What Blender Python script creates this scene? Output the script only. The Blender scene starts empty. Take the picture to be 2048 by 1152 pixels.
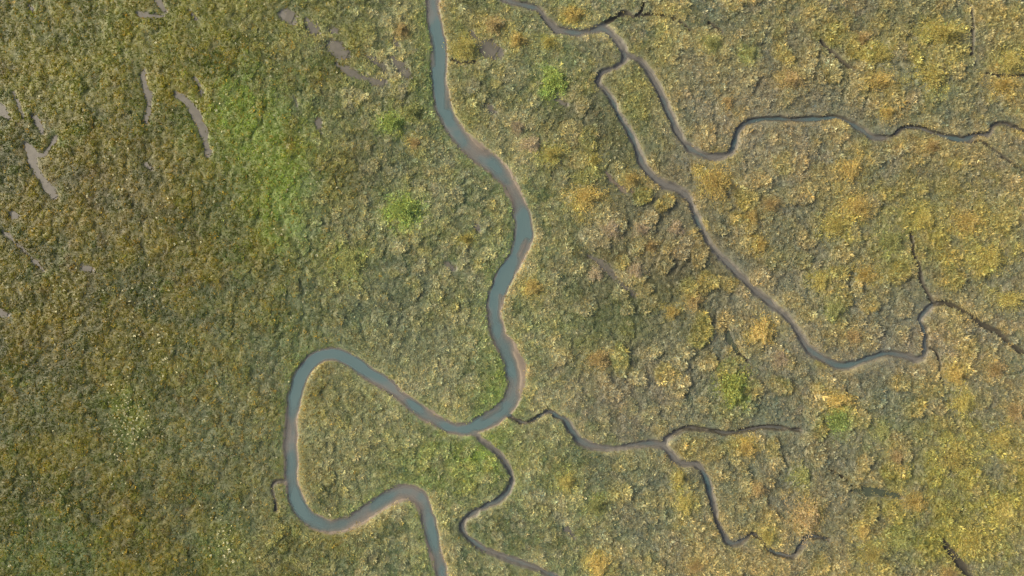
import bpy, math, random
import numpy as np

# ------------------------------------------------------------------ camera, sky, sun
SC = bpy.context.scene
COL = SC.collection
CAM_H = 136.5
cam_d = bpy.data.cameras.new('camera')
cam_d.sensor_width = 36.0
cam_d.lens = 24.0
cam_d.clip_start = 0.5
cam_d.clip_end = 9000.0
cam = bpy.data.objects.new('camera', cam_d)
cam.location = (0, 0, CAM_H)
cam.rotation_euler = (0, 0, 0)
COL.objects.link(cam)
SC.camera = cam

SUN_EL, SUN_AZ = math.radians(31), math.radians(163)      # azimuth in the ground plane, from +x
sd = (math.cos(SUN_EL)*math.cos(SUN_AZ), math.cos(SUN_EL)*math.sin(SUN_AZ), math.sin(SUN_EL))
world = bpy.data.worlds.new('World')
SC.world = world
world.use_nodes = True
wn = world.node_tree
bgn = wn.nodes['Background']
sky = wn.nodes.new('ShaderNodeTexSky')
sky.sky_type = 'NISHITA'
sky.sun_disc = False
sky.sun_elevation = SUN_EL
sky.sun_rotation = math.pi/2 - SUN_AZ
sky.air_density = 1.0
sky.dust_density = 7.0
wn.links.new(sky.outputs[0], bgn.inputs[0])
bgn.inputs[1].default_value = 0.13
sun_d = bpy.data.lights.new('sun', 'SUN')
sun_d.energy = 1.5
sun_d.angle = math.radians(10.0)
sun_d.color = (1.0, 0.94, 0.82)
sun = bpy.data.objects.new('sun', sun_d)
from mathutils import Vector
sun.rotation_euler = Vector(sd).to_track_quat('Z', 'Y').to_euler()
COL.objects.link(sun)

SC.view_settings.view_transform = 'Standard'
SC.view_settings.look = 'None'
SC.view_settings.exposure = .93
SC.view_settings.gamma = 1.0
SC.view_settings.use_curve_mapping = False
SC.render.engine = 'CYCLES'
SC.cycles.max_bounces = 6
SC.cycles.diffuse_bounces = 2
SC.cycles.transparent_max_bounces = 8
SC.cycles.filter_width = 1.4

RNG = np.random.default_rng(7)
random.seed(7)
S = 0.1                                                    # metres per photograph pixel
def W(px, py): return ((px-1024.0)*S, (576.0-py)*S)

# ------------------------------------------------------------------ helpers
def lin(c):
    c = np.asarray(c, float)/255.0
    return np.where(c <= .04045, c/12.92, ((c+.055)/1.055)**2.4)

_TAB = RNG.random((256, 256))
def vnoise(x, y, seed=0):
    x = x + seed*17.31; y = y + seed*9.77
    xi = np.floor(x).astype(int); yi = np.floor(y).astype(int)
    fx = x-xi; fy = y-yi
    fx = fx*fx*(3-2*fx); fy = fy*fy*(3-2*fy)
    a = _TAB[xi & 255, yi & 255]; b = _TAB[(xi+1) & 255, yi & 255]
    c = _TAB[xi & 255, (yi+1) & 255]; d = _TAB[(xi+1) & 255, (yi+1) & 255]
    return (a*(1-fx)+b*fx)*(1-fy) + (c*(1-fx)+d*fx)*fy
def fbm(x, y, scale, seed=0, octv=3):
    s = 0; a = 1; t = 0
    ca, sa = math.cos(.6), math.sin(.6)
    for o in range(octv):
        xx, yy = (x*ca-y*sa)/scale, (x*sa+y*ca)/scale
        s = s + a*vnoise(xx, yy, seed+o*3); t += a
        a *= .5; scale *= .5
        ca, sa = math.cos(.6+o), math.sin(.6+o)
    return s/t                                             # 0..1, mean .5
def sstep(a, b, x):
    t = np.clip((x-a)/(b-a), 0, 1)
    return t*t*(3-2*t)

def cells(x, y, sp, seed):
    """distance to the nearest of a jittered lattice of centres (in spacings) and a random number of that centre"""
    wx = x+(fbm(x, y, sp*1.4, seed+1, 2)-.5)*sp*1.1; wy = y+(fbm(x, y, sp*1.4, seed+2, 2)-.5)*sp*1.1
    u, v = wx/sp, wy/sp
    iu = np.floor(u).astype(int); iv = np.floor(v).astype(int)
    best = np.full(np.shape(u), 9.0); rid = np.zeros(np.shape(u)); rid2 = np.zeros(np.shape(u))
    for a in (-1, 0, 1):
        for b in (-1, 0, 1):
            ci, cj = iu+a, iv+b
            ox = _TAB[(ci*3+seed) & 255, (cj*5+7) & 255]; oy = _TAB[(ci*7+11) & 255, (cj*3+seed) & 255]
            r1 = _TAB[(ci+91) & 255, (cj*11+seed*3) & 255]; r2 = _TAB[(ci*5+33) & 255, (cj+seed) & 255]
            d = np.hypot(u-ci-ox, v-cj-oy)/(.75+.5*r2)
            m = d < best
            best = np.where(m, d, best); rid = np.where(m, r1, rid); rid2 = np.where(m, r2, rid2)
    return best, rid, rid2

def tag(o, label=None, cat=None, group=None, kind=None):
    if label: o['label'] = label
    if cat: o['category'] = cat
    if group: o['group'] = group
    if kind: o['kind'] = kind
    return o

def mesh_np(name, verts, quads=None, tris=None):
    me = bpy.data.meshes.new(name)
    verts = np.asarray(verts, np.float32)
    me.vertices.add(len(verts)); me.vertices.foreach_set('co', verts.ravel())
    loops = []; starts = []; n = 0
    if quads is not None and len(quads):
        q = np.asarray(quads, np.int32); loops.append(q.ravel()); starts.append(np.arange(len(q))*4); n = q.size
    if tris is not None and len(tris):
        t = np.asarray(tris, np.int32); loops.append(t.ravel()); starts.append(n+np.arange(len(t))*3)
    if loops:
        l = np.concatenate(loops).astype(np.int32); s = np.concatenate(starts).astype(np.int32)
        me.loops.add(len(l)); me.loops.foreach_set('vertex_index', l)
        me.polygons.add(len(s)); me.polygons.foreach_set('loop_start', s)
    me.update(calc_edges=True)
    return me
def attr(me, name, typ, data):
    a = me.attributes.new(name, typ, 'POINT')
    key = {'FLOAT': 'value', 'INT': 'value', 'FLOAT_VECTOR': 'vector', 'FLOAT_COLOR': 'color'}[typ]
    a.data.foreach_set(key, np.ascontiguousarray(data, np.int32 if typ == 'INT' else np.float32).ravel())

# ------------------------------------------------------------------ creeks: photograph pixels (x, y, rim-to-rim width)
def same(w, *pts): return [(x, y, w) for x, y in pts]
MAIN = [(858,-300,32),(850,-150,32),(862,-30,30),(868,30,30),(877,90,32),(878,150,31),(883,200,34),(897,238,36),(921,275,37),(951,303,40),
 (986,331,38),(1014,360,36),(1034,397,34),(1046,440,34),(1046,480,37),(1032,517,36),(1010,552,34),(995,587,34),(988,625,33),(995,665,36),
 (1014,700,40),(1031,735,44),(1031,775,38),(1015,810,36),(985,836,36),(945,856,30),(905,857,26),(865,838,27),(822,807,28),(781,776,29),
 (741,749,30),(706,723,30),(672,709,29),(637,715,29),(608,741,29),(591,785,29),(584,830,29),(582,880,30),(583,930,30),(586,980,31),
 (600,1018,32),(630,1044,32),(665,1053,31),(700,1045,30),(735,1023,30),(770,1000,32),(805,985,34),(836,993,36),(850,1017,30),(859,1052,29),
 (868,1090,29),(878,1125,29),(887,1160,29),(905,1260,30),(900,1450,30)]
CREEKS = [
 dict(key='main', pts=MAIN, bed=-.72, water=-.17, dry=1, label='widest blue-green tidal creek winding down the middle of the marsh'),
 dict(key='a', pts=[(930,-120,16),(990,-20,16),(1016,0,17),(1050,9,15),(1077,17,14),(1091,37,14),(1106,52,15),(1119,60,15),(1153,65,17),
   (1180,62,20),(1203,57,24),(1221,66,18),(1238,86,20),(1251,106,20)], bed=-.7, water=-.40, dry=-1, label='narrow grey creek entering at the top edge, ending at a pale mud fork'),
 dict(key='a1', pts=[(1251,106,19),(1281,121,17),(1301,148,19),(1318,178,19),(1332,206,19),(1345,239,20),(1366,280,19),(1392,303,19),
   (1423,313,19),(1451,310,19),(1467,293,18),(1474,270,17),(1481,253,16),(1502,242,15),(1539,237,14),(1587,238,13),(1639,237,13),
   (1676,235,13),(1702,246,14),(1725,259,15),(1748,275,15),(1782,273,13),(1806,256,10),(1834,255,9),(1868,265,11),(1902,275,13),
   (1929,279,13),(1953,268,12),(1974,268,14),(1986,252,10),(2005,245,8),(2025,253,8),(2050,264,7),(2110,300,6),(2200,310,5)], bed=-.75, water=-.44, dry=-1,
   label='grey creek curving round and running off the right edge in the upper half'),
 dict(key='a2', pts=[(1251,106,18),(1248,121,17),(1234,132,16),(1211,141,15),(1197,154,15),(1198,169,16),(1214,184,15),(1228,205,16),(1239,233,16),
   (1255,256,16),(1269,284,17),(1283,321,18),(1301,348,19),(1326,367,20),(1358,380,20),(1380,399,19),(1391,430,18),(1402,458,18),
   (1423,492,18),(1451,521,18),(1479,549,18),(1513,583,18),(1550,614,18),(1580,640,18),(1602,674,19),(1620,699,19),(1650,720,20),(1680,731,21),
   (1711,728,17),(1741,716,15),(1779,707,14),(1806,711,15),(1834,718,17),(1849,708,14),(1851,687,9),(1849,659,9),(1841,640,16),(1857,618,18),(1870,607,10)],
   bed=-.72, water=-.42, dry=-1, label='long grey creek running diagonally down the right half to a sharp hook'),
 dict(key='b', pts=[(945,864,18),(968,882,17),(992,902,18),(1013,927,18),(1023,952,17),(1021,977,16),(1006,996,15),(979,1010,15),(948,1026,16),
   (928,1042,16),(926,1062,16),(941,1080,16),(975,1102,16),(1013,1116,16),(1054,1131,16),(1090,1145,17),(1130,1175,17),(1160,1260,16),(1150,1440,14)],
   bed=-.75, water=-.45, dry=1, label='narrow dark creek leaving the main creek at its lower bend and snaking to the bottom edge'),
 dict(key='c', pts=[(1018,832,12),(1046,845,9),(1072,838,12),(1097,823,18),(1115,833,14),(1132,842,16),(1146,866,18),(1167,885,19),(1191,894,18),
   (1232,896,18),(1262,891,15),(1297,887,17),(1327,893,20),(1341,908,18),(1358,925,17),(1392,929,16),(1409,949,17),(1420,980,17),(1428,1018,15),
   (1437,1049,15),(1451,1075,15),(1468,1088,14),(1488,1079,11),(1505,1069,9),(1522,1079,9),(1533,1097,10),(1556,1107,8),(1587,1113,7),
   (1601,1093,7),(1618,1073,6),(1656,1079,4)], bed=-.7, water=-.44, dry=1, label='small grey creek meandering right from the main creek through the lower centre'),
 dict(key='c2', pts=[(1330,890,18),(1334,877,16),(1349,866,12),(1375,855,11),(1413,860,8),(1454,866,7),(1498,859,6),(1536,854,6),(1563,857,6),(1600,861,5)],
   bed=-.6, water=-.5, dry=0, label='thin dark side creek running level to the right from the small lower creek'),
 dict(key='d', pts=[(580,962,9),(566,962,8),(552,964,7),(544,974,7),(549,997,6),(552,1020,5)], bed=-.38, water=-.42, dry=0, label='tiny hooked ditch at the outer left bend of the main creek'),
]
THIN = [same(9,(1203,50),(1220,41))+same(12,(1238,31),(1252,26))+same(6,(1270,34),(1290,29),(1306,28))+same(5,(1348,38),(1368,50),(1384,64)),
 same(6,(1270,34),(1284,20),(1288,0),(1290,-40)), [(1929,281,9),(1950,283,6),(1974,289,6),(1998,308,6),(2018,321,5),(2050,344,5),(2120,380,5)],
 [(1870,607,8),(1895,607,8),(1929,625,8),(1960,647,9),(1998,667,9),(2018,686,8),(2050,708,8),(2130,750,8)],
 same(7,(1870,607),(1858,591),(1844,564),(1837,533),(1827,506),(1822,468)), same(5,(1852,697),(1864,697),(1876,711),(1878,748),(1886,768)),
 same(6,(1926,-30),(1929,0),(1940,14),(1945,44),(1945,85),(1943,110)), same(6,(1640,80),(1651,92),(1666,106),(1690,127),(1708,141)),
 same(5,(1975,147),(2000,152),(2050,150),(2110,145)), same(7,(1418,46),(1430,55),(1442,64)),
 [(1883,1079,8),(1902,1105,14),(1923,1131,16),(1938,1150,12),(1960,1190,10)],
 same(6,(1478,707),(1495,720)), same(5,(905,120),(925,126),(950,124)), same(5,(1660,940),(1690,958),(1702,970))]

# bare mud pans: polylines with widths
PANS = [
 ([(-6,216,20),(10,226,16),(18,236,8)], 'pale mud pan cut by the left edge of the photo'),
 ([(27,185,5),(38,212,10),(47,236,9)], 'narrow mud pan just right of the pan on the left edge'),
 ([(68,232,9),(77,248,11),(86,264,6)], 'small slanting mud pan right of the left-edge pans'),
 ([(51,291,12),(62,304,22),(67,330,13),(82,356,10),(97,376,15),(109,395,13)], 'long forked mud pan running down near the left edge'),
 ([(64,308,8),(88,308,8),(104,288,6),(112,272,5)], 'thin curved side arm of the forked mud pan near the left edge'),
 ([(306,-12,10),(318,6,12),(329,22,8)], 'mud pan touching the top edge left of the main creek'),
 ([(276,26,8),(296,31,9),(326,32,6)], 'flat mud pan below the one touching the top edge'),
 ([(378,20,6),(393,38,8)], 'small mud pan right of the two at the top edge'),
 ([(58,10,6),(64,20,7)], 'tiny mud pan in the upper left corner'),
 ([(287,140,9),(288,165,11),(297,190,12),(297,212,12),(293,242,10)], 'upright mud pan with a dark line in it, upper left'),
 ([(352,188,8),(380,209,15),(396,238,15),(407,268,14),(415,308,12)], 'longest curved mud pan beside the bright green streak'),
 ([(388,155,5),(398,172,8),(404,192,6)], 'narrow mud pan above the long curved one'),
 ([(572,30,16),(586,36,14)], 'round mud pan near the top edge, upper left of centre'),
 ([(618,44,12),(625,58,14),(632,68,8)], 'short upright mud pan right of the round one near the top'),
 ([(664,58,8),(676,60,6)], 'small faint mud pan near the top beside the short upright one'),
 ([(660,90,12),(677,101,18),(694,111,12)], 'broad mud pan heading the cluster left of the main creek'),
 ([(674,127,6),(690,138,9),(715,150,9),(742,160,11),(768,166,12)], 'long thin mud pan lowest in the cluster left of the main creek'),
 ([(730,112,5),(750,121,8),(762,130,9),(772,143,6)], 'thin curved mud pan in the middle of the cluster left of the main creek'),
 ([(782,116,8),(800,132,14),(818,152,10)], 'thick slanting mud pan nearest the main creek in the upper cluster'),
 ([(786,80,8),(793,92,8)], 'small mud pan topmost in the cluster left of the main creek'),
 ([(632,228,8),(637,248,10),(644,268,6)], 'short upright mud pan right of the bright green streak'),
 ([(590,196,6),(595,212,8)], 'tiny mud pan above the top of the bright green streak'),
 ([(940,66,4),(960,84,9),(978,97,20),(992,106,18)], 'wedge-shaped mud pan right of the main creek near the top'),
 ([(972,210,8),(980,218,13),(988,224,10)], 'small mud pan right of the main creek, below the wedge'),
 ([(1116,198,9),(1132,208,7)], 'small mud pan under the round green patch'),
 ([(1212,345,5),(1232,368,8),(1255,382,10),(1272,388,6)], 'pinkish mud pan left of the diagonal creek'),
 ([(24,428,14),(36,432,12)], 'round mud pan near the left edge at mid height'),
 ([(8,464,4),(44,497,5),(66,520,7),(88,540,5)], 'thin muddy runnel slanting near the left edge'),
 ([(166,533,10),(182,540,9)], 'small grey mud pan in the brown marsh on the left'),
 ([(-6,622,14),(14,628,10)], 'mud pan on the left edge at mid height'),
 ([(950,448,8),(956,460,9)], 'small mud pan left of the middle bend of the main creek'),
 ([(893,526,8),(906,536,10)], 'faint mud pan left of the narrowest reach of the main creek'),
 ([(1176,512,4),(1206,529,13),(1234,560,9),(1268,588,12)], 'mud strip between hummocks right of the main creek'),
 ([(1450,645,7),(1460,678,11),(1479,706,6)], 'dark wet hollow left of the diagonal creek'),
 ([(1130,1056,9),(1148,1072,9)], 'small muddy hollow right of the snaking lower creek'),
 ([(1702,977,10),(1730,982,15),(1768,986,13),(1802,994,8)], 'dark wet pool among yellow mounds at lower right'),
 ([(1052,818,4),(1070,822,6)], 'tiny wet spot beside the mouth of the small lower creek'),
 ([(288,326,7),(302,336,7)], 'tiny mud spot below the upright pan with the dark line'),
]
BARS = [([(1030,705,10),(1043,730,22),(1047,755,17),(1040,785,7)], -.05), ([(862,75,4),(866,105,9),(868,130,5)], -.08), ([(940,272,6),(955,290,13),(975,308,6)], -.1),
        ([(893,40,4),(897,90,7),(893,160,6),(893,215,6)], -.1), ([(1052,480,9),(1040,510,9)], -.16), ([(1232,76,8),(1246,95,13)], -.3), ([(950,866,8),(975,882,7)], -.12),
        ([(975,650,4),(985,690,5)], -.12), ([(1000,590,5),(1004,640,5)], -.12), ([(800,778,5),(835,800,6)], -.1), ([(600,850,5),(600,970,6)], -.14), ([(740,1032,6),(800,998,6)], -.14),
        ([(965,840,3),(1000,815,6)], -.16)]

def densify(pts, step=.25):
    P = np.array([(*W(x, y), w*S*.5) for x, y, w in pts], float)
    n = len(P)
    out = []
    ext = np.vstack([2*P[0]-P[1], P, 2*P[-1]-P[-2]])
    ext[0, 2] = P[0, 2]; ext[-1, 2] = P[-1, 2]
    for i in range(n-1):
        p0, p1, p2, p3 = ext[i:i+4]
        L = np.hypot(*(p2-p1)[:2]); k = max(2, int(L/step))
        t = (np.arange(k)/k)[:, None]
        q = .5*((2*p1)+(-p0+p2)*t+(2*p0-5*p1+4*p2-p3)*t*t+(-p0+3*p1-3*p2+p3)*t**3)
        q[:, 2] = (p1[2]+(p2[2]-p1[2])*t[:, 0])
        out.append(q)
    out.append(P[-1:])
    return np.vstack(out)

# ------------------------------------------------------------------ terrain grid
X0, X1, Y0, Y1, D = -122.0, 122.0, -76.0, 76.0, 0.25
gx = np.arange(X0, X1+D/2, D); gy = np.arange(Y0, Y1+D/2, D)
NX, NY = len(gx), len(gy)
GX, GY = np.meshgrid(gx, gy)                                # [iy, ix]
wob = (fbm(GX, GY, 1.6, 21, 3)-.5)
wob2 = (fbm(GX, GY, 5.0, 23, 3)-.5)

def stamp(paths, reach):
    """signed distance to the rim, side and owner for a list of dense paths"""
    U = np.full((NY, NX), 99.0); SD = np.zeros((NY, NX)); HW = np.ones((NY, NX)); OW = np.full((NY, NX), -1)
    for k, q in enumerate(paths):
        tg = np.gradient(q[:, :2], axis=0)
        for (x, y, h), (tx, ty) in zip(q, tg):
            r = h+reach
            i0, i1 = int((x-r-X0)/D), int((x+r-X0)/D)+2; j0, j1 = int((y-r-Y0)/D), int((y+r-Y0)/D)+2
            i0, j0 = max(i0, 0), max(j0, 0); i1, j1 = min(i1, NX), min(j1, NY)
            if i0 >= i1 or j0 >= j1: continue
            sl = np.s_[j0:j1, i0:i1]
            dx = GX[sl]-x; dy = GY[sl]-y
            u = np.sqrt(dx*dx+dy*dy)-h
            m = u < U[sl]
            U[sl] = np.where(m, u, U[sl])
            SD[sl] = np.where(m, np.sign(tx*dy-ty*dx), SD[sl])     # +1 left of the travel direction
            HW[sl] = np.where(m, h, HW[sl]); OW[sl] = np.where(m, k, OW[sl])
    return U, SD, HW, OW

cr_dense = [densify([(x, y, w if c['key'] == 'main' else max(w*.9, {'d': 8, 'c2': 7.5}.get(c['key'], 9.5))) for x, y, w in c['pts']]) for c in CREEKS]
th_dense = [densify([(x, y, w*(1.35 if i in (3, 4) else 1.15)) for x, y, w in t]) for i, t in enumerate(THIN)]
pan_dense = [densify([(x, y, w*(1.9 if 'cluster' in l or 'near the top' in l else 1.3)) for x, y, w in p], .2) for p, l in PANS]
UC, SDC, HWC, OWC = stamp(cr_dense, 3.0)
UT, _, HWT, _ = stamp(th_dense, 2.0)
UP, _, HWP, OWP = stamp(pan_dense, 2.0)
UC = UC + np.where(OWC == 0, wob*.6+wob2*.65, wob*.75+wob2*.35); UT = UT + wob*.25; UP = UP + wob*1.0 + wob2*.3

base = (fbm(GX, GY, 14, 1, 2)-.5)*.30
PXX = GX/S+1024
right = sstep(1050, 1500, PXX)
PYY = 576-GY/S
def gau(cx, cy, rx, ry): return np.exp(-((PXX-cx)/rx)**2-((PYY-cy)/ry)**2)
# hummocky marsh with darker hollows: strongest between the two creeks, weaker elsewhere
hc = np.clip(1.15*gau(1290,520,210,230)+.8*gau(1120,230,130,130)+.6*gau(800,290,140,130)+.45*gau(250,200,330,170)+.8*gau(1750,500,360,300)+.75*gau(1750,120,340,110)+.85*gau(1720,960,340,190)+.5*gau(1230,1000,160,140)+.55*gau(1250,730,180,90), 0, 1)
hf, hr1, hr2 = cells(GX, GY, 4.6, 19)
hf2, hs1, hs2 = cells(GX, GY, 2.5, 31)
wsm = sstep(1160, 980, PXX)
hcell = sstep(.52, .28, hf)*sstep(.2, .4, hr1)*(1-wsm) + sstep(.56, .28, hf2)*sstep(.15, .4, hs1)*wsm
hr2 = np.where(wsm > .5, hs2, hr2)
hc = np.maximum(hc, wsm*(.42+.45*fbm(GX, GY, 16, 44, 2)))*(1-.45*sstep(620, 420, PXX))
hc = hc*(1-.75*np.exp(-np.clip(UC, 0, 9)/1.6)*(OWC == 0))
humm = np.clip(sstep(.45, .64, fbm(GX, GY, 5.2, 4, 3))*(1-.8*hc) + hcell*hc, 0, 1)
tf, tr1, tr2 = cells(GX, GY, 1.35, 3)
tuss = sstep(.68, .22, tf)
base = base + tuss*(.10+.10*right+.10*hc)
base = base + humm*(.12+.22*right+.22*hc+.10*hc*right) + (fbm(GX, GY, 1.2, 8, 2)-.5)*.18
nearc = np.maximum(np.exp(-np.clip(UC, 0, 9)/1.5), np.maximum(np.exp(-np.clip(UP, 0, 9)/1.0), np.exp(-np.clip(UT, 0, 9)/.8)))
base = base*(1-nearc) + nearc*.05
Z = base.copy()
beds = np.array([c['bed'] for c in CREEKS]+[-.6])[OWC]
prof = sstep(.55, -.8, UC)                                 # rim rolls down into the channel
steep = np.where(HWC < .7, sstep(.2, -.35, UC), prof)
frac = np.clip(1+UC/HWC, 0, 1)
bedn = (fbm(GX, GY, 6.5, 12, 3)-.5)*1.1
floor_z = -.24 + (beds+.24)*(1-frac**2) + bedn*np.where(OWC == 0, 1, .4)
floor_z = np.minimum(floor_z, np.where(OWC == 0, -.12, -.2))
Z = Z*(1-steep) + floor_z*steep
pt = sstep(.18, -.28, UT)
Z = np.minimum(Z, Z*(1-pt) + (-.54)*pt)
pp = sstep(.35, -.35, UP)
Z = Z*(1-pp) + np.minimum(Z, -.22)*pp
UB, _, HWB, OWB = stamp([densify(b) for b, _ in BARS], 1.2)
bl = np.array([b[1] for b in BARS]+[-.5])[OWB] + wob*.10
bw = sstep(.9, -.8, UB)
Z = np.where(UC < .1, Z*(1-bw)+np.maximum(Z, bl)*bw, Z)
# die away to flat at the border of the detailed sheet
edge = np.minimum(np.minimum(GX-X0, X1-GX), np.minimum(GY-Y0, Y1-GY))
Z *= sstep(0, 6, edge)

bare = np.clip(np.maximum.reduce([sstep(.15, -.15, UC), sstep(.05, -.1, UT), sstep(.1, -.15, UP)]), 0, 1)

def zat(x, y, A=None):
    A = Z if A is None else A
    fx = np.clip((np.asarray(x)-X0)/D, 0, NX-1.001); fy = np.clip((np.asarray(y)-Y0)/D, 0, NY-1.001)
    i = fx.astype(int); j = fy.astype(int); a = fx-i; c = fy-j
    return (A[j, i]*(1-a)+A[j, i+1]*a)*(1-c)+(A[j+1, i]*(1-a)+A[j+1, i+1]*a)*c

# ------------------------------------------------------------------ plant colours (broad patches of different growth, darker in gaps and hollows)
OLIVE, BROWN, GREEN, TAN, GREY, GOLD, ORANGE, LIME, SAGE, PINK, YOLIVE = [lin(c) for c in (
 (104,100,54), (104,86,52), (94,108,60), (172,160,116), (124,124,100), (182,160,84), (184,154,98), (132,148,58), (112,122,92), (164,142,118), (142,136,62))]
# x, y, radius x, radius y, colour, strength (photograph pixels)
PATCH = [
 (500,300,130,150,LIME,.32),(470,235,65,65,LIME,.62),(520,285,55,48,LIME,.55),(568,330,48,60,LIME,.6),(575,410,46,80,LIME,.7),(560,180,90,70,GREEN,.3),(640,640,140,50,GREEN,.45),(590,690,40,40,GREEN,.5),
 (170,90,190,130,YOLIVE,.35),(520,40,200,60,YOLIVE,.35),(330,330,180,80,BROWN,.26),(200,430,220,80,BROWN,.28),(120,650,150,90,BROWN,.25),(130,900,180,120,OLIVE,.3),
 (260,840,35,70,LIME,.3),(90,1110,90,60,GREEN,.6),(450,1085,40,60,LIME,.25),(1000,760,45,80,LIME,.6),(1010,800,30,30,LIME,.3),(900,930,120,60,LIME,.4),(960,900,40,25,LIME,.5),
 (1120,900,60,45,GREEN,.4),(850,140,25,110,GREEN,.5),(925,230,30,40,YOLIVE,.5),(990,260,60,40,TAN,.3),(1300,180,50,120,YOLIVE,.4),(1250,240,30,120,GREEN,.2),
 (760,640,180,90,GREY,.4),(850,740,110,80,TAN,.3),(700,850,110,120,TAN,.35),(450,880,120,180,GREY,.45),(1230,780,150,80,PINK,.35),(1280,1010,120,90,GREY,.4),
 (1500,220,150,90,PINK,.25),(1430,160,90,90,TAN,.35),(1520,330,70,80,TAN,.3),(1560,600,80,80,TAN,.35),(1950,330,120,60,ORANGE,.3),(1900,980,170,130,YOLIVE,.65),
 (1850,450,170,120,YOLIVE,.5),(1800,100,250,90,YOLIVE,.3),(1940,1080,130,80,YOLIVE,.5),(1750,640,120,60,GREY,.35),(1600,480,90,70,GREY,.35),(1820,700,150,60,PINK,.25),
 (1490,1120,140,40,ORANGE,.25),(1660,960,60,80,GREY,.4),(1500,830,110,45,SAGE,.5),(1790,800,60,60,SAGE,.4),(1330,470,150,120,BROWN,.3),(1250,570,130,80,BROWN,.25),
 (1200,640,160,60,GREEN,.25),(680,520,60,40,YOLIVE,.4),(1440,990,40,80,SAGE,.4),(1880,190,60,60,SAGE,.4),(930,60,90,60,GOLD,.25),(1010,100,120,60,TAN,.25),
 (1150,250,130,90,BROWN,.25),(740,330,120,80,BROWN,.25),(860,340,90,60,SAGE,.3),(620,440,40,60,SAGE,.4),
]
def plant_colour(x, y):
    px = x/S+1024; py = 576-y/S
    n1 = fbm(x, y, 7.5, 30, 3); n2 = fbm(x, y, 3.0, 40, 3); n3 = fbm(x, y, 1.5, 50, 2); n4 = fbm(x, y, 4.5, 60, 3)
    wl = sstep(860, 400, px+(n1-.5)*420)[:, None]                 # mossy marsh on the left
    wr = sstep(1080, 1500, px+(n1-.5)*300)[:, None]               # yellow marsh on the right
    n5 = fbm(x, y, 2.4, 66, 3)
    mf, m1, m2 = cells(x, y, 2.1, 40)
    tf, t1, t2 = cells(x, y, 1.35, 3)
    T = sstep(.70, .26, tf)[:, None]; t1 = t1[:, None]; t2 = t2[:, None]; m1 = m1[:, None]; m2 = m2[:, None]
    L = OLIVE + (BROWN-OLIVE)*sstep(.42, .60, n2)[:, None]*.85
    L = L + (lin((86,100,60))-L)*sstep(.50, .64, n4)[:, None]*.8
    L = L + (lin((164,146,74))-L)*sstep(.54, .68, n5)[:, None]*.6
    C = (TAN*.42+SAGE*.28+GREY*.12+GREEN*.18)
    C = C + (lin((98,112,72))-C)*sstep(.46, .64, n2)[:, None]*.7
    C = C + (GREY-C)*sstep(.5, .7, n4)[:, None]*.5
    C = C + (BROWN-C)*sstep(.52, .68, n3)[:, None]*.45
    R = (TAN*.42+GOLD*.10+SAGE*.16+GREY*.12+PINK*.20)
    R = R + (lin((112,114,84))-R)*sstep(.45, .60, n4)[:, None]*.7
    R = R + (YOLIVE-R)*sstep(.5, .68, n2)[:, None]*.55
    R = R + (ORANGE-R)*sstep(.58, .74, n1)[:, None]*.5
    hm = zat(x, y, humm)[:, None]
    R = R + ((GOLD*.6+ORANGE*.4)-R)*hm*.6
    R = R + (SAGE*.8-R)*(1-hm)**2*.35
    DG = lin((88,100,70)) + (lin((90,84,60))-lin((88,100,70)))*sstep(.42, .6, n4)[:, None]
    C = C + (TAN-C)*hm*.45
    L = (L + (YOLIVE-L)*hm*.25)
    L = np.where(m1 < .25, L*.55+lin((76,86,46))*.45, np.where(m1 < .5, L*.55+lin((106,80,46))*.45, np.where(m1 < .68, L*.5+lin((150,132,60))*.5, L)))*.80
    hcv = zat(x, y, hc)[:, None]
    sf, s1, s2 = cells(x, y, 2.7, 77); s1 = s1[:, None]
    f2, u1, u2 = cells(x, y, 1.7, 55); u1 = u1[:, None]
    GG = lin((112,126,100)); GN = lin((104,126,66)); YE = lin((180,160,72)); OR = lin((196,154,88)); PK = lin((172,146,118))
    PC = np.where(s1 < .22, GG, np.where(s1 < .42, GN, np.where(s1 < .60, TAN, np.where(s1 < .74, PK, np.where(s1 < .88, YE*.7+TAN*.3, OLIVE)))))
    PR = np.where(s1 < .24, GG, np.where(s1 < .36, GN, np.where(s1 < .50, TAN, np.where(s1 < .62, PK, np.where(s1 < .84, YE, OR)))))
    PL = np.where(s1 < .30, lin((84,100,56)), np.where(s1 < .45, lin((98,122,54)), np.where(s1 < .65, lin((112,86,50)), np.where(s1 < .85, lin((140,122,56)), lin((112,112,86))))))
    Q = np.where(u1 < .25, GG, np.where(u1 < .45, TAN, np.where(u1 < .6, PK, np.where(u1 < .8, YE*.6+GN*.4, GN))))
    C = C + (PC-C)*.48; R = R + (PR-R)*.45; L = L + (PL-L)*.45
    C = C + (Q-C)*.25; R = R + (Q-R)*.22; L = L + (Q*.6-L)*.12
    M2 = fbm(x, y, 4.2, 120, 3)
    L = L + (lin((138,124,52))-L)*sstep(.52, .60, M2)[:, None]*.72
    L = L + (lin((72,82,42))-L)*sstep(.49, .40, M2)[:, None]*.72
    L = L*np.array([.80, .80, .44])  # backlit darkness of the left side also put into its plant colour
    R = R + ((GOLD*.65+ORANGE*.35)*1.05-R)*hm*.62; R = R + (lin((116,113,92))-R)*(1-hm)*.58
    C = C + (TAN*1.08-C)*hm*.55; C = C + (lin((96,106,74))-C)*(1-hm)*.48
    C = C*1.36; R = R*1.22
    tint = np.where(t1 < .3, TAN, np.where(t1 < .55, GOLD*.5+TAN*.5, np.where(t1 < .75, PINK*.6+TAN*.4, GREEN*.5+TAN*.4)))
    C = C + (tint-C)*T*.45; R = R + (tint-R)*T*.28
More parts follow.
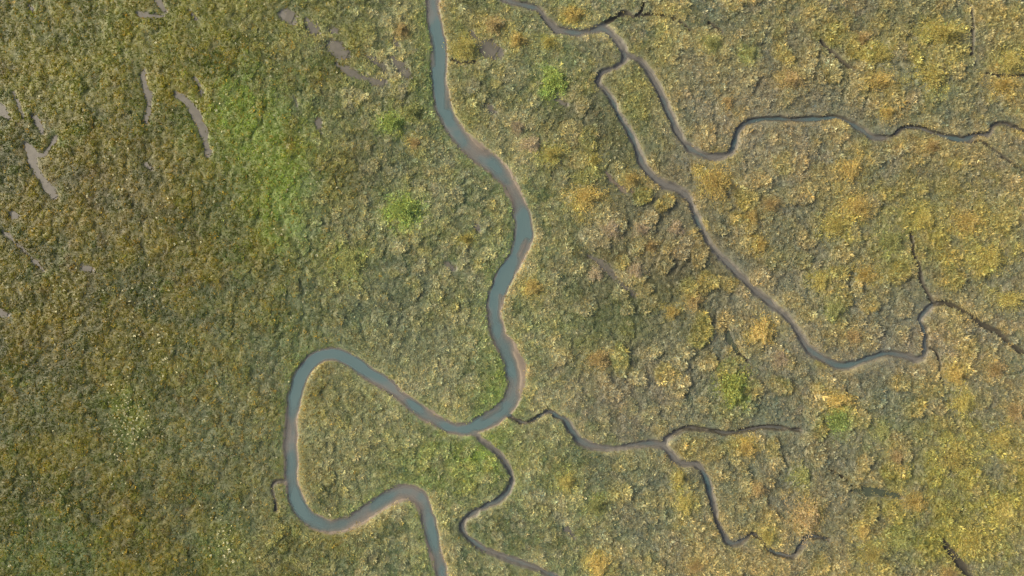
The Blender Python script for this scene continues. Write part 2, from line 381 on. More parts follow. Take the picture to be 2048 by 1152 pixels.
    C = C + (DG-C)*(1-T)*.58; R = R + (DG*1.15-R)*(1-T)*.50; L = L + (DG*.8-L)*(1-T)*.3
    c = L*wl + (1-wl)*(C*(1-wr)+R*wr)
    k1 = zat(x, y, hr2)[:, None]                                   # each hummock leans to one plant
    top = np.where(k1 < .30, TAN, np.where(k1 < .5, GOLD, np.where(k1 < .70, TAN*.4+ORANGE*.6, np.where(k1 < .8, YOLIVE, TAN*.4+PINK*.6))))
    top = (top*1.05)*(1-wl)+np.where(k1 < .5, lin((146,126,50)), np.where(k1 < .75, lin((108,114,50)), lin((128,102,54))))*wl
    hol = (lin((80,84,54))+(lin((108,106,86))-lin((80,84,54)))*wr)*(1-wl*.52)
    c = c + (top-c)*hm*hcv*.55 + (hol-c)*(1-hm)*hcv*(.78-.1*wr)
    for (cx, cy, rx, ry, col, st) in PATCH:
        d = ((px-cx)/rx)**2 + ((py-cy)/ry)**2 + (n2-.5)*2.2+(n3-.5)*2.5
        c = c + (col-c)*(st*np.exp(-np.clip(d, 0, 12)*.9))[:, None]
    c = c*(np.array([.89, 1.03, 1.05])*(1-wr)+np.array([.865, .95, 1.08])*wr)*(1-wl*np.array([.08, .08, .25]))
    return c, wl[:, 0], wr[:, 0]

# ------------------------------------------------------------------ materials
def new_mat(name):
    m = bpy.data.materials.new(name); m.use_nodes = True
    nt = m.node_tree
    return m, nt, nt.nodes['Principled BSDF']
def leaf_shader(nt, bs, colour_socket, trans=.35):
    nt.links.new(colour_socket, bs.inputs['Base Color'])
    bs.inputs['Roughness'].default_value = .75
    bs.inputs['Specular IOR Level'].default_value = .05
    tr = nt.nodes.new('ShaderNodeBsdfTranslucent'); mx = nt.nodes.new('ShaderNodeMixShader')
    mx.inputs[0].default_value = trans
    nt.links.new(colour_socket, tr.inputs[0])
    nt.links.new(bs.outputs[0], mx.inputs[1]); nt.links.new(tr.outputs[0], mx.inputs[2])
    nt.links.new(mx.outputs[0], nt.nodes['Material Output'].inputs[0])

MG, nt, bs = new_mat('marsh_soil')
at = nt.nodes.new('ShaderNodeAttribute'); at.attribute_name = 'soil'
tc = nt.nodes.new('ShaderNodeTexCoord')
nz = nt.nodes.new('ShaderNodeTexNoise'); nz.inputs['Scale'].default_value = 2.2; nz.inputs['Detail'].default_value = 6
nt.links.new(tc.outputs['Object'], nz.inputs['Vector'])
mr = nt.nodes.new('ShaderNodeMapRange'); mr.inputs[1].default_value = .25; mr.inputs[2].default_value = .75; mr.inputs[3].default_value = .72; mr.inputs[4].default_value = 1.28
nb = nt.nodes.new('ShaderNodeTexNoise'); nb.inputs['Scale'].default_value = .12; nb.inputs['Detail'].default_value = 5
nt.links.new(tc.outputs['Object'], nb.inputs['Vector'])
av = nt.nodes.new('ShaderNodeMath'); av.operation = 'MULTIPLY_ADD'; av.inputs[1].default_value = .5
hv = nt.nodes.new('ShaderNodeMath'); hv.operation = 'MULTIPLY'; hv.inputs[1].default_value = .5
nt.links.new(nz.outputs[0], hv.inputs[0]); nt.links.new(nb.outputs[0], av.inputs[0]); nt.links.new(hv.outputs[0], av.inputs[2])
nt.links.new(av.outputs[0], mr.inputs[0])
mul = nt.nodes.new('ShaderNodeVectorMath'); mul.operation = 'SCALE'
nt.links.new(at.outputs['Color'], mul.inputs[0]); nt.links.new(mr.outputs[0], mul.inputs['Scale'])
nt.links.new(mul.outputs[0], bs.inputs['Base Color'])
bs.inputs['Roughness'].default_value = .6
bs.inputs['Specular IOR Level'].default_value = .35
bp = nt.nodes.new('ShaderNodeBump'); bp.inputs['Strength'].default_value = .6; bp.inputs['Distance'].default_value = .08
nt.links.new(nz.outputs[0], bp.inputs['Height']); nt.links.new(bp.outputs[0], bs.inputs['Normal'])

MW, nt, bs = new_mat('creek_water')
at = nt.nodes.new('ShaderNodeAttribute'); at.attribute_name = 'depth'
cr = nt.nodes.new('ShaderNodeValToRGB')
cr.color_ramp.elements[0].color = (*lin((112,110,102)), 1); cr.color_ramp.elements[0].position = .05
cr.color_ramp.elements[1].color = (*lin((84,104,102)), 1); cr.color_ramp.elements[1].position = .5
tcw = nt.nodes.new('ShaderNodeTexCoord'); nzs = nt.nodes.new('ShaderNodeTexNoise'); nzs.inputs['Scale'].default_value = .11; nzs.inputs['Detail'].default_value = 4; nzs.inputs['Distortion'].default_value = .6
nt.links.new(tcw.outputs['Object'], nzs.inputs['Vector'])
silt = nt.nodes.new('ShaderNodeMapRange'); silt.inputs[1].default_value = .38; silt.inputs[2].default_value = .62; silt.inputs[3].default_value = .3; silt.inputs[4].default_value = -.28
nt.links.new(nzs.outputs[0], silt.inputs[0])
addd = nt.nodes.new('ShaderNodeMath'); addd.operation = 'ADD'; nt.links.new(at.outputs['Fac'], addd.inputs[0]); nt.links.new(silt.outputs[0], addd.inputs[1])
nt.links.new(addd.outputs[0], cr.inputs[0]); nt.links.new(cr.outputs[0], bs.inputs['Base Color'])
bs.inputs['Roughness'].default_value = .12; bs.inputs['IOR'].default_value = 1.33
nz = nt.nodes.new('ShaderNodeTexNoise'); nz.inputs['Scale'].default_value = 3.0
bp = nt.nodes.new('ShaderNodeBump'); bp.inputs['Strength'].default_value = .15; bp.inputs['Distance'].default_value = .02
tc = nt.nodes.new('ShaderNodeTexCoord'); nt.links.new(tc.outputs['Object'], nz.inputs['Vector'])
nt.links.new(nz.outputs[0], bp.inputs['Height']); nt.links.new(bp.outputs[0], bs.inputs['Normal'])
tp = nt.nodes.new('ShaderNodeBsdfTransparent'); mx = nt.nodes.new('ShaderNodeMixShader')
mo = nt.nodes.new('ShaderNodeMapRange'); mo.inputs[1].default_value = 0; mo.inputs[2].default_value = .5; mo.inputs[3].default_value = .3; mo.inputs[4].default_value = .84
nt.links.new(at.outputs['Fac'], mo.inputs[0]); nt.links.new(mo.outputs[0], mx.inputs[0])
nt.links.new(tp.outputs[0], mx.inputs[1]); nt.links.new(bs.outputs[0], mx.inputs[2])
nt.links.new(mx.outputs[0], nt.nodes['Material Output'].inputs[0])

MM, nt, bs = new_mat('pan_mud')
tc = nt.nodes.new('ShaderNodeTexCoord')
nz = nt.nodes.new('ShaderNodeTexNoise'); nz.inputs['Scale'].default_value = .8; nz.inputs['Detail'].default_value = 5
nt.links.new(tc.outputs['Object'], nz.inputs['Vector'])
oi = nt.nodes.new('ShaderNodeObjectInfo')
cr = nt.nodes.new('ShaderNodeMapRange'); cr.inputs[1].default_value = .3; cr.inputs[2].default_value = .7; cr.inputs[3].default_value = .8; cr.inputs[4].default_value = 1.15
nt.links.new(nz.outputs[0], cr.inputs[0])
mul = nt.nodes.new('ShaderNodeVectorMath'); mul.operation = 'SCALE'
nt.links.new(oi.outputs['Color'], mul.inputs[0]); nt.links.new(cr.outputs[0], mul.inputs['Scale'])
nt.links.new(mul.outputs[0], bs.inputs['Base Color'])
bs.inputs['Roughness'].default_value = .55
bs.inputs['Specular IOR Level'].default_value = .3

MT, nt, bs = new_mat('tuft_blades')
at = nt.nodes.new('ShaderNodeAttribute'); at.attribute_type = 'INSTANCER'; at.attribute_name = 'tint'
a2 = nt.nodes.new('ShaderNodeAttribute'); a2.attribute_name = 'blade'
mul = nt.nodes.new('ShaderNodeVectorMath'); mul.operation = 'MULTIPLY'
nt.links.new(at.outputs['Color'], mul.inputs[0]); nt.links.new(a2.outputs['Color'], mul.inputs[1])
leaf_shader(nt, bs, mul.outputs[0], .3)

MS, nt, bs = new_mat('shrub_leaves')
oi = nt.nodes.new('ShaderNodeObjectInfo')
a2 = nt.nodes.new('ShaderNodeAttribute'); a2.attribute_name = 'blade'
mul = nt.nodes.new('ShaderNodeVectorMath'); mul.operation = 'MULTIPLY'
nt.links.new(oi.outputs['Color'], mul.inputs[0]); nt.links.new(a2.outputs['Color'], mul.inputs[1])
leaf_shader(nt, bs, mul.outputs[0], .3)

MST, nt, bs = new_mat('shrub_stem')
bs.inputs['Base Color'].default_value = (.10, .075, .05, 1); bs.inputs['Roughness'].default_value = .9
nz = nt.nodes.new('ShaderNodeTexNoise'); nz.inputs['Scale'].default_value = 14
bp = nt.nodes.new('ShaderNodeBump'); bp.inputs['Strength'].default_value = .5; nt.links.new(nz.outputs[0], bp.inputs['Height']); nt.links.new(bp.outputs[0], bs.inputs['Normal'])

# ------------------------------------------------------------------ the ground
idx = np.arange(NX*NY).reshape(NY, NX)
quads = np.stack([idx[:-1, :-1], idx[:-1, 1:], idx[1:, 1:], idx[1:, :-1]], -1).reshape(-1, 4)
verts = np.stack([GX, GY, Z], -1).reshape(-1, 3)
pc, _, _ = plant_colour(GX.ravel(), GY.ravel())
MUD = lin((112,101,85)); LITTER = lin((104,96,66)); PEAT = lin((68,64,50))
mudn = fbm(GX, GY, 4, 70, 3).ravel()[:, None]
mud = (MUD*(.8+.4*mudn))*np.where((OWC == 0).ravel()[:, None], 1.0, np.array([.70, .80, .88]))
soil = LITTER*.12 + pc*.70
b = bare.ravel()[:, None]
soil = soil*(1-b)+mud*b
tb = np.maximum(sstep(.25, -.05, UT)*(UC > .3), sstep(.3, .0, UC)*sstep(.75, .5, HWC)).ravel()[:, None]
soil = soil*(1-tb)+PEAT*tb
# far sheet round the detailed one, out past the horizon
ring_i = np.concatenate([idx[0, :], idx[1:, -1], idx[-1, -2::-1], idx[-2:0:-1, 0]])
rv = verts[ring_i]
far = [rv*np.array([1.012, 1.02, 1]), rv*np.array([3, 4, 1]), rv*np.array([60, 90, 1])]
nv = len(verts); k = len(ring_i)
allv = np.vstack([verts]+far); rq = []
prev = ring_i
for r in range(3):
    cur = nv+r*k+np.arange(k)
    rq.append(np.stack([prev, cur, np.roll(cur, -1), np.roll(prev, -1)], -1)); prev = cur
me = mesh_np('marsh_ground', allv, np.vstack([quads]+rq))
fc = np.tile((soil.mean(0))[None], (3*k, 1))
soil_all = np.vstack([soil, fc])
attr(me, 'soil', 'FLOAT_COLOR', np.hstack([soil_all, np.ones((len(soil_all), 1))]))
me.shade_smooth()
me.materials.append(MG)
ground = bpy.data.objects.new('marsh_ground', me); COL.objects.link(ground)
tag(ground, 'flat marsh soil with muddy creek banks under the vegetation', kind='structure')

# ------------------------------------------------------------------ water and mud sheets
def ribbon(name, q, level, extra, ncross, mat):
    tg = np.gradient(q[:, :2], axis=0); tg /= np.linalg.norm(tg, axis=1)[:, None]+1e-9
    nrm = np.stack([-tg[:, 1], tg[:, 0]], 1)
    t = np.linspace(-1, 1, ncross)
    P = q[:, None, :2] + nrm[:, None, :]*(t[None, :, None]*(q[:, 2]+extra)[:, None, None])
    x, y = P[..., 0].ravel(), P[..., 1].ravel()
    v = np.stack([x, y, np.full_like(x, level)], 1)
    n = len(q); ii = np.arange(n*ncross).reshape(n, ncross)
    qd = np.stack([ii[:-1, :-1], ii[:-1, 1:], ii[1:, 1:], ii[1:, :-1]], -1).reshape(-1, 4)
    me = mesh_np(name, v, qd)
    attr(me, 'depth', 'FLOAT', np.clip(level-zat(x, y), 0, 2))
    me.materials.append(mat)
    o = bpy.data.objects.new(name, me); COL.objects.link(o)
    return o
for n, (c, q) in enumerate(zip(CREEKS, cr_dense)):
    q = q[(np.abs(q[:, 0]) < 119) & (np.abs(q[:, 1]) < 73)][::2]
    o = ribbon('creek_water', q, c['water']-.0006*n, .1, 13, MW)
    tag(o, c['label'], kind='structure')
PANCOL = lin((90,86,74)); WETCOL = lin((64,70,52)); PINKCOL = lin((98,88,74))
for n, ((pts, lab), q) in enumerate(zip(PANS, pan_dense)):
    dark = 'dark' in lab and 'line' not in lab
    o = ribbon('mud_pan', q, -.135-.0005*n, .25, 5, MM)
    cc = WETCOL if dark else (PINKCOL if 'pinkish' in lab else PANCOL*(1-.12*random.random()))
    o.color = (*cc, 1)
    tag(o, lab, kind='structure')

# ------------------------------------------------------------------ shrub mounds: x, y, rx, ry (photograph pixels), colour, label
SH_GOLD, SH_ORANGE, SH_YEL, SH_LIME, SH_GRN, SH_TAN, SH_YG = [lin(c) for c in (
 (198,174,92),(190,166,100),(186,172,88),(160,174,80),(140,156,74),(184,166,118),(160,160,88))]
SHRUBS = [
 (785,247,22,20,SH_LIME,'bright green round mound just left of the main creek, upper middle'),
 (824,226,22,18,SH_YG,'paler green mound touching the bright green one left of the main creek'),
 (1109,164,25,26,SH_LIME,'round green mound with a dark rim right of the main creek near the top'),
 (810,421,34,26,SH_LIME,'wide bright green oval mound left of the main creek at mid height'),
 (1466,772,26,36,lin((152,158,72)),'tall oval green mound with a sunlit golden left edge, right of centre'),
 (1674,838,24,26,SH_GRN,'deep green mound framed in gold near the lower right'),
 (1671,800,30,16,SH_GOLD,'golden cap above the deep green mound near the lower right'),
 (1173,396,32,26,SH_GOLD,'large golden mound alone between the main creek and the diagonal creek'),
 (1197,719,28,20,SH_ORANGE,'orange-tan mound level with the mud bar, right of the main creek'),
 (1697,340,27,27,SH_GOLD,'round orange-gold mound below the upper right creek'),
 (1432,368,30,32,SH_GOLD,'pale golden mound in the bend between the two right creeks'),
 (1758,164,32,18,SH_GOLD,'wide orange-gold mound below the thin diagonal ditch, upper right'),
 (1864,150,34,32,SH_YEL,'big yellow mound in the upper right, left of the upright ditch'),
 (2005,171,32,18,SH_GOLD,'flat golden mound beside the right edge near the top'),
 (1880,68,40,24,SH_YEL,'broad yellow mound near the top right, left of the upright ditch'),
 (1724,80,22,18,SH_ORANGE,'orange mound near the top, right of the thin diagonal ditch'),
 (2018,124,24,22,SH_YEL,'yellow mound at the right edge above the flat golden one'),
 (1758,112,24,20,SH_YEL,'yellow mound right above the wide orange-gold one, upper right'),
 (1580,160,24,18,SH_ORANGE,'orange-brown mound above the level reach of the upper right creek'),
 (1498,109,18,16,SH_YG,'small yellow-green mound in the grey marsh, upper right'),
 (1423,92,16,18,SH_YG,'small yellow-green mound right of the pale mud fork'),
 (1772,226,18,14,SH_GOLD,'small gold mound touching the upper right creek from above'),
 (1861,294,18,14,SH_ORANGE,'small orange mound just under the upper right creek'),
 (1454,205,14,14,SH_ORANGE,'small pale orange mound above the bend of the upper right creek'),
 (1146,30,24,18,SH_GOLD,'golden mound above the creek that enters at the top edge'),
 (930,100,26,24,SH_YEL,'yellow mound right of the main creek, left of the wedge-shaped pan'),
 (988,52,22,20,SH_ORANGE,'orange mound near the top above the wedge-shaped pan'),
 (1098,86,17,14,SH_YEL,'small yellow mound under the creek that enters at the top edge'),
 (1034,82,18,18,SH_GOLD,'gold mound right of the wedge-shaped pan'),
 (804,62,14,18,SH_ORANGE,'small bright orange mound above the cluster of mud pans'),
 (831,287,13,15,SH_ORANGE,'small orange mound left of the upper bend of the main creek'),
 (1060,290,24,18,SH_TAN,'tan mound right of the slanting upper reach of the main creek'),
 (1036,256,18,16,SH_TAN,'smaller tan mound up-left of the tan one by the slanting reach'),
 (1105,310,22,16,SH_YEL,'yellow mound right of the tan one by the slanting reach'),
 (1187,321,17,15,SH_YEL,'small yellow mound left of the upper diagonal creek'),
 (1262,360,18,16,SH_GOLD,'gold mound on the left bank of the diagonal creek above the pinkish pan'),
 (934,478,15,13,SH_YEL,'small yellow mound left of the middle bend of the main creek'),
 (701,522,28,28,SH_YG,'yellow-green mound between the lime streak and the main creek'),
 (1067,574,22,18,SH_GOLD,'pale gold mound on the right bank at the narrowest reach of the main creek'),
 (1221,458,22,20,SH_TAN,'tan mound below and right of the large lone golden one'),
 (1269,543,20,18,SH_TAN,'tan mound beside the mud strip, its right side'),
 (1190,548,17,16,SH_TAN,'tan mound beside the mud strip, its left side'),
 (1351,456,20,18,SH_TAN,'tan mound just left of the diagonal creek at its steep bend'),
 (1300,492,16,14,SH_ORANGE,'small orange mound among dark hollows left of the diagonal creek'),
 (1283,457,16,15,SH_TAN,'small tan mound above the small orange one left of the diagonal creek'),
 (1344,625,15,14,SH_GOLD,'small gold mound left of the lower diagonal creek'),
 (1386,602,18,22,SH_ORANGE,'orange mound in dark brown marsh left of the lower diagonal creek'),
 (1502,437,18,22,SH_GOLD,'upright gold mound right of the diagonal creek with dark shade beside it'),
 (1519,490,14,18,SH_GOLD,'gold mound directly below the upright gold one'),
 (1540,410,20,14,SH_ORANGE,'low orange mound up-right of the upright gold one'),
 (1522,662,22,26,SH_GOLD,'tall golden mound with green right side, left of the diagonal creek'),
 (1704,673,20,18,SH_ORANGE,'orange mound inside the last bend of the diagonal creek'),
 (1560,717,18,18,SH_TAN,'pinkish tan mound left of the last bend of the diagonal creek'),
 (1666,618,18,18,SH_YG,'yellow-green mound inside the last bend of the diagonal creek'),
 (1639,564,18,20,SH_YEL,'yellow mound right of the diagonal creek at mid height'),
 (1728,550,24,20,SH_GOLD,'gold mound left of the upright dark ditch at mid right'),
 (1710,416,30,22,SH_GOLD,'broad tan-gold mound below the round orange-gold one'),
 (1673,452,34,22,SH_YEL,'broad yellow mound down-left of the broad tan-gold one'),
 (1782,484,22,22,SH_YG,'yellow-green mound just left of the top of the upright dark ditch'),
 (1844,437,20,20,SH_YEL,'yellow mound above the top of the upright dark ditch'),
 (1929,446,30,24,SH_GOLD,'large gold mound at the right, at mid height'),
 (1974,516,32,26,SH_YEL,'large yellow mound below the large gold one at the right'),
 (2018,600,32,18,SH_YEL,'flat yellow mound at the right edge above the slanting dark ditch'),
 (1909,748,20,20,SH_GOLD,'gold mound under the slanting dark ditch at the right'),
 (1988,738,22,20,SH_ORANGE,'orange mound near the right edge under the slanting dark ditch'),
 (1608,1030,32,36,SH_ORANGE,'largest orange mound at the bottom right of the small creek'),
 (1724,1059,15,15,SH_GOLD,'small vivid yellow mound right of the largest orange one'),
 (2028,824,20,24,SH_ORANGE,'orange mound on the right edge in the lower half'),
 (1922,806,22,20,SH_YEL,'olive-gold mound left of the orange one on the right edge'),
 (1762,861,18,18,SH_YG,'yellow-green mound right of the deep green one'),
 (1998,878,30,24,SH_YEL,'yellow mound near the right edge, below the orange edge mound'),
 (1908,914,38,30,SH_YEL,'widest yellow mound in the lower right'),
 (1792,912,16,18,SH_ORANGE,'small orange mound above the dark wet pool'),
 (1826,1003,28,20,SH_GOLD,'orange-gold mound at the right tip of the dark wet pool'),
 (2004,1021,28,26,SH_YEL,'bright yellow mound near the right edge at the bottom'),
 (1943,1080,38,34,SH_YEL,'large gold-yellow mound right of the slanting ditch at the bottom edge'),
 (1799,1073,24,20,SH_YG,'yellow-green mound left of the slanting ditch at the bottom'),
 (1741,1107,26,18,SH_YEL,'yellow mound near the bottom edge under the small vivid yellow one'),
 (1895,1146,18,14,SH_ORANGE,'small orange mound cut by the bottom edge'),
 (1492,895,20,20,SH_GOLD,'gold mound under the thin level side creek'),
 (1604,950,18,18,SH_YG,'yellow-green mound above the largest orange one'),
 (1536,1073,16,18,SH_YEL,'yellow mound at the last kinks of the small lower creek'),
 (1512,977,15,15,SH_ORANGE,'small orange mound right of the descending small creek'),
 (1369,1006,18,24,SH_YEL,'upright yellow mound left of the descending small creek'),
 (1358,956,13,16,SH_YEL,'small yellow mound above the upright one by the descending creek'),
 (1194,1011,20,20,SH_YG,'yellow-green mound right of the snaking lower creek'),
 (1133,963,18,18,SH_YEL,'small yellow mound right of the bulge of the snaking lower creek'),
 (1198,1127,26,22,SH_GOLD,'gold mound near the bottom edge right of the snaking creek'),
 (1392,1131,22,15,SH_ORANGE,'low orange mound near the bottom edge, lower centre'),
]
PATCH += [(1444,772,9,34,GOLD,.8),(1650,840,12,30,GOLD,.6)]  # gold left edges: sunlit side of two green mounds put into plant colour
PATCH += [(x-3, y, rx*1.25, ry*1.25, c, .8) for (x, y, rx, ry, c, l) in SHRUBS]

def foliage_mesh(seed, n=2800, broad=1.0):
    r = np.random.default_rng(seed)
    a = r.random(n)*2*np.pi; rad = np.clip(np.abs(r.normal(0, .58, n)), 0, 1.35)
    lobes = 1+.20*np.sin(a*3+seed)+.14*np.sin(a*5+seed*2.3)+.10*np.sin(a*8+seed)
    rr = rad*lobes*.92
    x, y = rr*np.cos(a), rr*np.sin(a)
    lump = fbm(x+5, y+5, .5, seed, 2)
    top = np.clip(1-(rad*.85)**2, .08, 1)*(.45+1.0*lump)
    z = top*(1-.5*r.random(n)**2)
    L = .08+.10*r.random(n); wd = L*(.10+.10*r.random(n))*broad
    # sprigs sweep outwards and up, combed by the wind
    yaw = np.where(r.random(n) < .5, a, .75)+r.normal(0, .8, n); el = np.clip(.3+.6*(1-rad)+r.normal(0, .35, n), -.2, 1.4)
    d = np.stack([np.cos(yaw)*np.cos(el), np.sin(yaw)*np.cos(el), np.sin(el)*1.5], 1)
    s = np.stack([-np.sin(yaw), np.cos(yaw), r.normal(0, .5, n)], 1)
    p = np.stack([x, y, z], 1)
    v = np.stack([p, p+d*(L*.5)[:, None]+s*wd[:, None], p+d*L[:, None], p+d*(L*.5)[:, None]-s*wd[:, None]], 1).reshape(-1, 3)
    q = np.arange(n*4).reshape(-1, 4)
    me = mesh_np('foliage', v, q)
    k = .62+.65*r.random(n); hue = r.normal(0, .08, n); dull = r.random(n)*.5
    c = np.stack([k*(1+hue), k, k*(1-hue)*(1+dull), np.ones(n)], 1)
    attr(me, 'blade', 'FLOAT_COLOR', np.repeat(c, 4, 0))
    me.materials.append(MS)
    return me
def stem_mesh(seed, n=9):
    r = random.Random(seed); v = []; q = []
    for i in range(n):
        a = i/n*6.283+r.random(); L = .55+.3*r.random(); pts = [(0, 0, -.15), (.3*L*math.cos(a), .3*L*math.sin(a), .3), (L*math.cos(a+.3), L*math.sin(a+.3), .62)]
        b0 = len(v)
        for (x, y, z), w in zip(pts, (.022, .015, .006)):
            for k2 in range(4):
                t = k2*1.5708; v.append((x+w*math.cos(t), y+w*math.sin(t), z))
        for s in range(2):
            for k2 in range(4):
                q.append((b0+s*4+k2, b0+s*4+(k2+1) % 4, b0+(s+1)*4+(k2+1) % 4, b0+(s+1)*4+k2))
    me = mesh_np('stems', v, q); me.materials.append(MST); return me
FOL = [foliage_mesh(100+i) for i in range(7)]; FOLG = [foliage_mesh(150+i, 2800, 2.0) for i in range(3)]; STM = [stem_mesh(i) for i in range(3)]
for n, (px, py, rx, ry, c, lab) in enumerate(SHRUBS):
    x, y = W(px, py)
    e = bpy.data.objects.new('marsh_shrub', None); e.empty_display_size = .3
    COL.objects.link(e)
    hgt = .5+.014*(rx+ry)
    e.location = (x, y, float(zat(x, y))-.12)
    rz = random.random()*6.283
    sx = rx*S
    e.scale = (sx, ry*S, hgt)
    tag(e, lab, 'shrub', 'shrub mounds dotted over the marsh')
    f = bpy.data.objects.new('foliage', FOLG[n % 3] if 'green' in lab and 'yellow-green' not in lab else FOL[n % 7]); COL.objects.link(f); f.parent = e; lc = plant_colour(np.array([x]), np.array([y]))[0][0]; c = c*.66+lc*.34; f.color = (*(c*(.92+.16*random.random())), 1); f.rotation_euler = (0, 0, rz)
    s = bpy.data.objects.new('stems', STM[n % 3]); COL.objects.link(s); s.parent = e

# ------------------------------------------------------------------ grass and low plants over the whole marsh (uncountable)
def tuft_mesh(name, seed, n, L0, L1, wid, spread, lean, upright):
    r = np.random.default_rng(seed)
    a = r.random(n)*2*np.pi; rad = spread*np.sqrt(r.random(n))
    p0 = np.stack([rad*np.cos(a), rad*np.sin(a), np.full(n, -.05)], 1)
    yaw = a+r.normal(0, .7, n); L = L0+(L1-L0)*r.random(n)
    el = np.clip(r.normal(upright, .25, n), .1, 1.45)
    d = np.stack([np.cos(yaw)*np.cos(el)+lean, np.sin(yaw)*np.cos(el), np.sin(el)], 1)
    d2 = d*np.array([1.2, 1.2, .35]); 
    s = np.stack([-np.sin(yaw), np.cos(yaw), np.zeros(n)], 1)*(wid*(.6+.8*r.random(n)))[:, None]
    m = p0+d*(L*.55)[:, None]; t = m+d2*(L*.5)[:, None]
    v = np.stack([p0-s*.6, p0+s*.6, m+s, m-s, t], 1).reshape(-1, 3)
    i = np.arange(n)*5
    q = np.stack([i, i+1, i+2, i+3], 1); tr = np.stack([i+3, i+2, i+4], 1)
    me = mesh_np(name, v, q, tr)
    k = .78+.44*r.random(n); hue = r.normal(0, .05, n)
    c = np.stack([k*(1+hue), k, k*(1-hue*1.5), np.ones(n)], 1)
    attr(me, 'blade', 'FLOAT_COLOR', np.repeat(c, 5, 0))
    me.materials.append(MT)
    return me
def src(me):
    return bpy.data.objects.new(me.name, me)               # never linked: only a shape for the scatter below
SRC_TUFT = [src(tuft_mesh('tuft_shape', 200+i, 12, .22, .48, .056, .15, .20, .6)) for i in range(4)]
SRC_MAT = [src(tuft_mesh('mat_shape', 300+i, 13, .15, .32, .068, .23, .0, .45)) for i in range(4)]
SRC_FLOW = [src(tuft_mesh('flower_shape', 400+i, 7, .10, .2, .06, .10, .0, .3)) for i in range(2)]

def scatter(name, pts, tint, scl, rot, pick, sources, label):
    me = mesh_np(name, pts)
    attr(me, 'tint', 'FLOAT_COLOR', np.hstack([tint, np.ones((len(pts), 1))]))
    attr(me, 'scl', 'FLOAT_VECTOR', scl); attr(me, 'rot', 'FLOAT_VECTOR', rot); attr(me, 'pick', 'INT', pick)
    me.materials.append(MT)
    o = bpy.data.objects.new(name, me); COL.objects.link(o)
    g = bpy.data.node_groups.new(name, 'GeometryNodeTree')
    g.interface.new_socket('Geometry', in_out='INPUT', socket_type='NodeSocketGeometry')
    g.interface.new_socket('Geometry', in_out='OUTPUT', socket_type='NodeSocketGeometry')
    N = g.nodes.new; Lk = g.links.new
    gi = N('NodeGroupInput'); go = N('NodeGroupOutput')
    jn = N('GeometryNodeJoinGeometry')
    for s in reversed(sources):
        oi = N('GeometryNodeObjectInfo'); oi.inputs['Object'].default_value = s; oi.inputs['As Instance'].default_value = True
        Lk(oi.outputs['Geometry'], jn.inputs[0])
    def na(nm, typ):
        a = N('GeometryNodeInputNamedAttribute'); a.data_type = typ; a.inputs[0].default_value = nm; return a.outputs[0]
    ip = N('GeometryNodeInstanceOnPoints')
    ip.inputs['Pick Instance'].default_value = True
    Lk(gi.outputs[0], ip.inputs['Points']); Lk(jn.outputs[0], ip.inputs['Instance'])
    Lk(na('pick', 'INT'), ip.inputs['Instance Index'])
    er = N('FunctionNodeEulerToRotation'); Lk(na('rot', 'FLOAT_VECTOR'), er.inputs[0]); Lk(er.outputs[0], ip.inputs['Rotation'])
    Lk(na('scl', 'FLOAT_VECTOR'), ip.inputs['Scale'])
    Lk(ip.outputs[0], go.inputs[0])
    md = o.modifiers.new('scatter', 'NODES'); md.node_group = g
    tag(o, label, kind='stuff')
    return o

def jitter_grid(step):
    ax = np.arange(X0+1, X1-1, step); ay = np.arange(Y0+1, Y1-1, step*.9)
    x, y = np.meshgrid(ax, ay); x = x+(np.arange(len(ay)) % 2)[:, None]*step*.5
    x = x.ravel()+RNG.uniform(-.5, .5, x.size)*step; y = y.ravel()+RNG.uniform(-.5, .5, y.size)*step
    return x, y

x, y = jitter_grid(.31)
uc = zat(x, y, UC); ut = zat(x, y, UT); up = zat(x, y, UP)
owk = OWC[np.clip(((y-Y0)/D).astype(int), 0, NY-1), np.clip(((x-X0)/D).astype(int), 0, NX-1)]
keep = (uc > RNG.normal(.0, 1, x.size)*np.where(owk == 0, .28, .12)-np.where(owk == 0, .08, 0)) & (ut > RNG.normal(.16, .14, x.size)) & ((up > RNG.normal(-.05, .42, x.size)) | (RNG.random(x.size) < .13))
x, y = x[keep], y[keep]; uc = uc[keep]
col, wl, wr = plant_colour(x, y)
ci = np.clip(((x-X0)/D).astype(int), 0, NX-1); cj = np.clip(((y-Y0)/D).astype(int), 0, NY-1)
side = SDC[cj, ci]; own = OWC[cj, ci]
dryside = np.array([c['dry'] for c in CREEKS]+[0])[own]
# travel runs down the photograph, so the left-hand bank is the eastern one
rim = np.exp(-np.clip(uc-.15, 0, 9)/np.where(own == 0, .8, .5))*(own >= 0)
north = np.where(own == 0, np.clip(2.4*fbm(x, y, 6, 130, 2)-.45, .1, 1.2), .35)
# dry couch grass plus sunlit tan painted on banks facing the sun; green opposite
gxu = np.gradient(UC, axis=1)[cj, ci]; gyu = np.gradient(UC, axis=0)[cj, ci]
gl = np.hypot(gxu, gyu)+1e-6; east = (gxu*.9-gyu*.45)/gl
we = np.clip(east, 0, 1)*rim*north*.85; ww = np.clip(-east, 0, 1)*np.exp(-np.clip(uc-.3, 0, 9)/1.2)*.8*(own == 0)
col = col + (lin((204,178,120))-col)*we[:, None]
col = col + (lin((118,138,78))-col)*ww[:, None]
n = len(x)
och = RNG.random(n) < .14*wl
col = np.where(och[:, None], col*.35+lin((160,134,54))*.65, col)
bright = np.exp(RNG.normal(0, .27, n))
hue = RNG.normal(0, .06, n)
pale = (RNG.random(n) < .035*(1-.8*wl))
col = col*bright[:, None]*np.stack([1+hue, np.ones(n), 1-hue*1.3], 1)
col = np.where(pale[:, None], col*.5+lin((190,178,135))*.5, col)
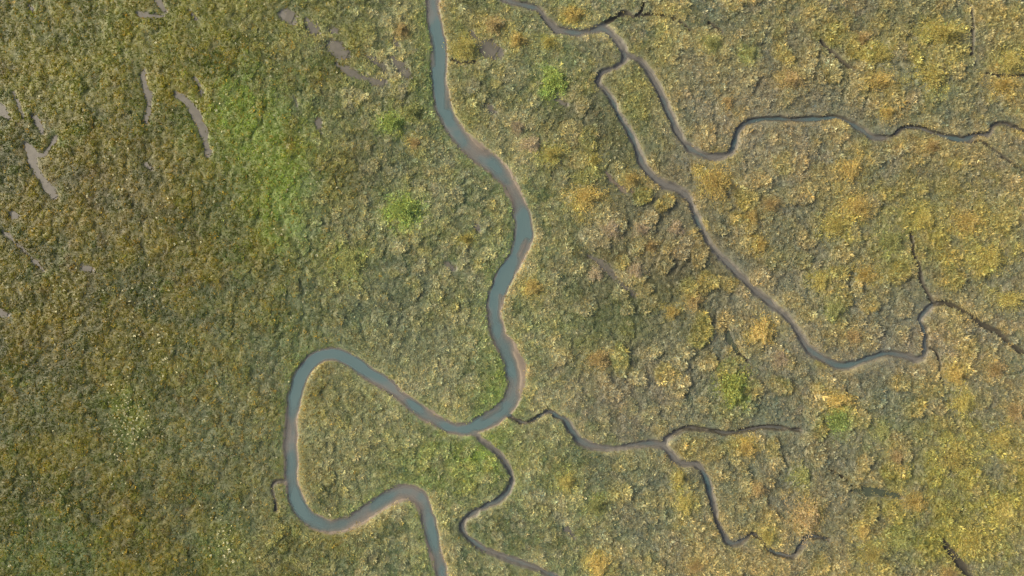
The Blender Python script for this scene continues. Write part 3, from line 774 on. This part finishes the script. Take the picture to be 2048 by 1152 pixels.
hum = zat(x, y, humm); tus = zat(x, y, tuss)
size = np.exp(RNG.normal(0, .22, n))*(1-.25*wl+.02*wr+.15*hum*wr)*(1-.5*np.exp(-np.clip(uc, 0, 9)/.6))
hcs = zat(x, y, hc)
size *= (1-.42*hcs*(1-hum)+.12*hcs*hum)
size *= (.72+.45*tus)*(.8+.4*fbm(x, y, 2.2, 90, 2))
ismat = RNG.random(n) < (.15+.7*wl)
pick = np.where(ismat, 4+RNG.integers(0, 4, n), RNG.integers(0, 4, n))
dirf = .75+(fbm(x, y, 12, 80, 2)-.5)*3.0
rotz = np.where(RNG.random(n) < .75, dirf+RNG.normal(0, .5, n), RNG.random(n)*6.283)
rot = np.stack([RNG.normal(0, .12, n), RNG.normal(0, .12, n), rotz], 1)
scl = np.stack([size, size, size*(.8+.4*RNG.random(n))], 1)
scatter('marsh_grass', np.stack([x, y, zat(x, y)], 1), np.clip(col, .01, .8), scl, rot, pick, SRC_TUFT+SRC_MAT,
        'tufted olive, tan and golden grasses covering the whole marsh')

# pale flower heads, loose drifts
x, y = jitter_grid(.8)
den = fbm(x, y, 5, 95, 3)
px = x/S+1024; py = 576-y/S
lv = sstep(.52, .70, den)*.07*sstep(1000, 400, px) + .01
for (cx, cy, rx, ry, s) in [(255,830,30,75,.7),(255,860,25,40,.8),(450,1090,25,45,.6),(1230,300,12,60,.5),(300,690,60,40,.3),(150,600,60,40,.3)]:
    lv = lv + s*np.exp(-((px-cx)/rx)**2-((py-cy)/ry)**2)
keep = (RNG.random(len(x)) < lv) & (zat(x, y, UC) > .3) & (zat(x, y, UP) > .2)
x, y = x[keep], y[keep]; n = len(x)
s = np.exp(RNG.normal(0, .3, n))*.8
tint = lin((186,182,140))*np.exp(RNG.normal(0, .15, n))[:, None]
scatter('pale_flower_heads', np.stack([x, y, zat(x, y)+.32], 1), np.clip(tint, .02, .85), np.stack([s, s, s], 1), np.stack([RNG.normal(0, .3, n), RNG.normal(0, .3, n), RNG.random(n)*6.28], 1),
        RNG.integers(0, 2, n), SRC_FLOW, 'pale cream flower heads in loose drifts over the marsh')
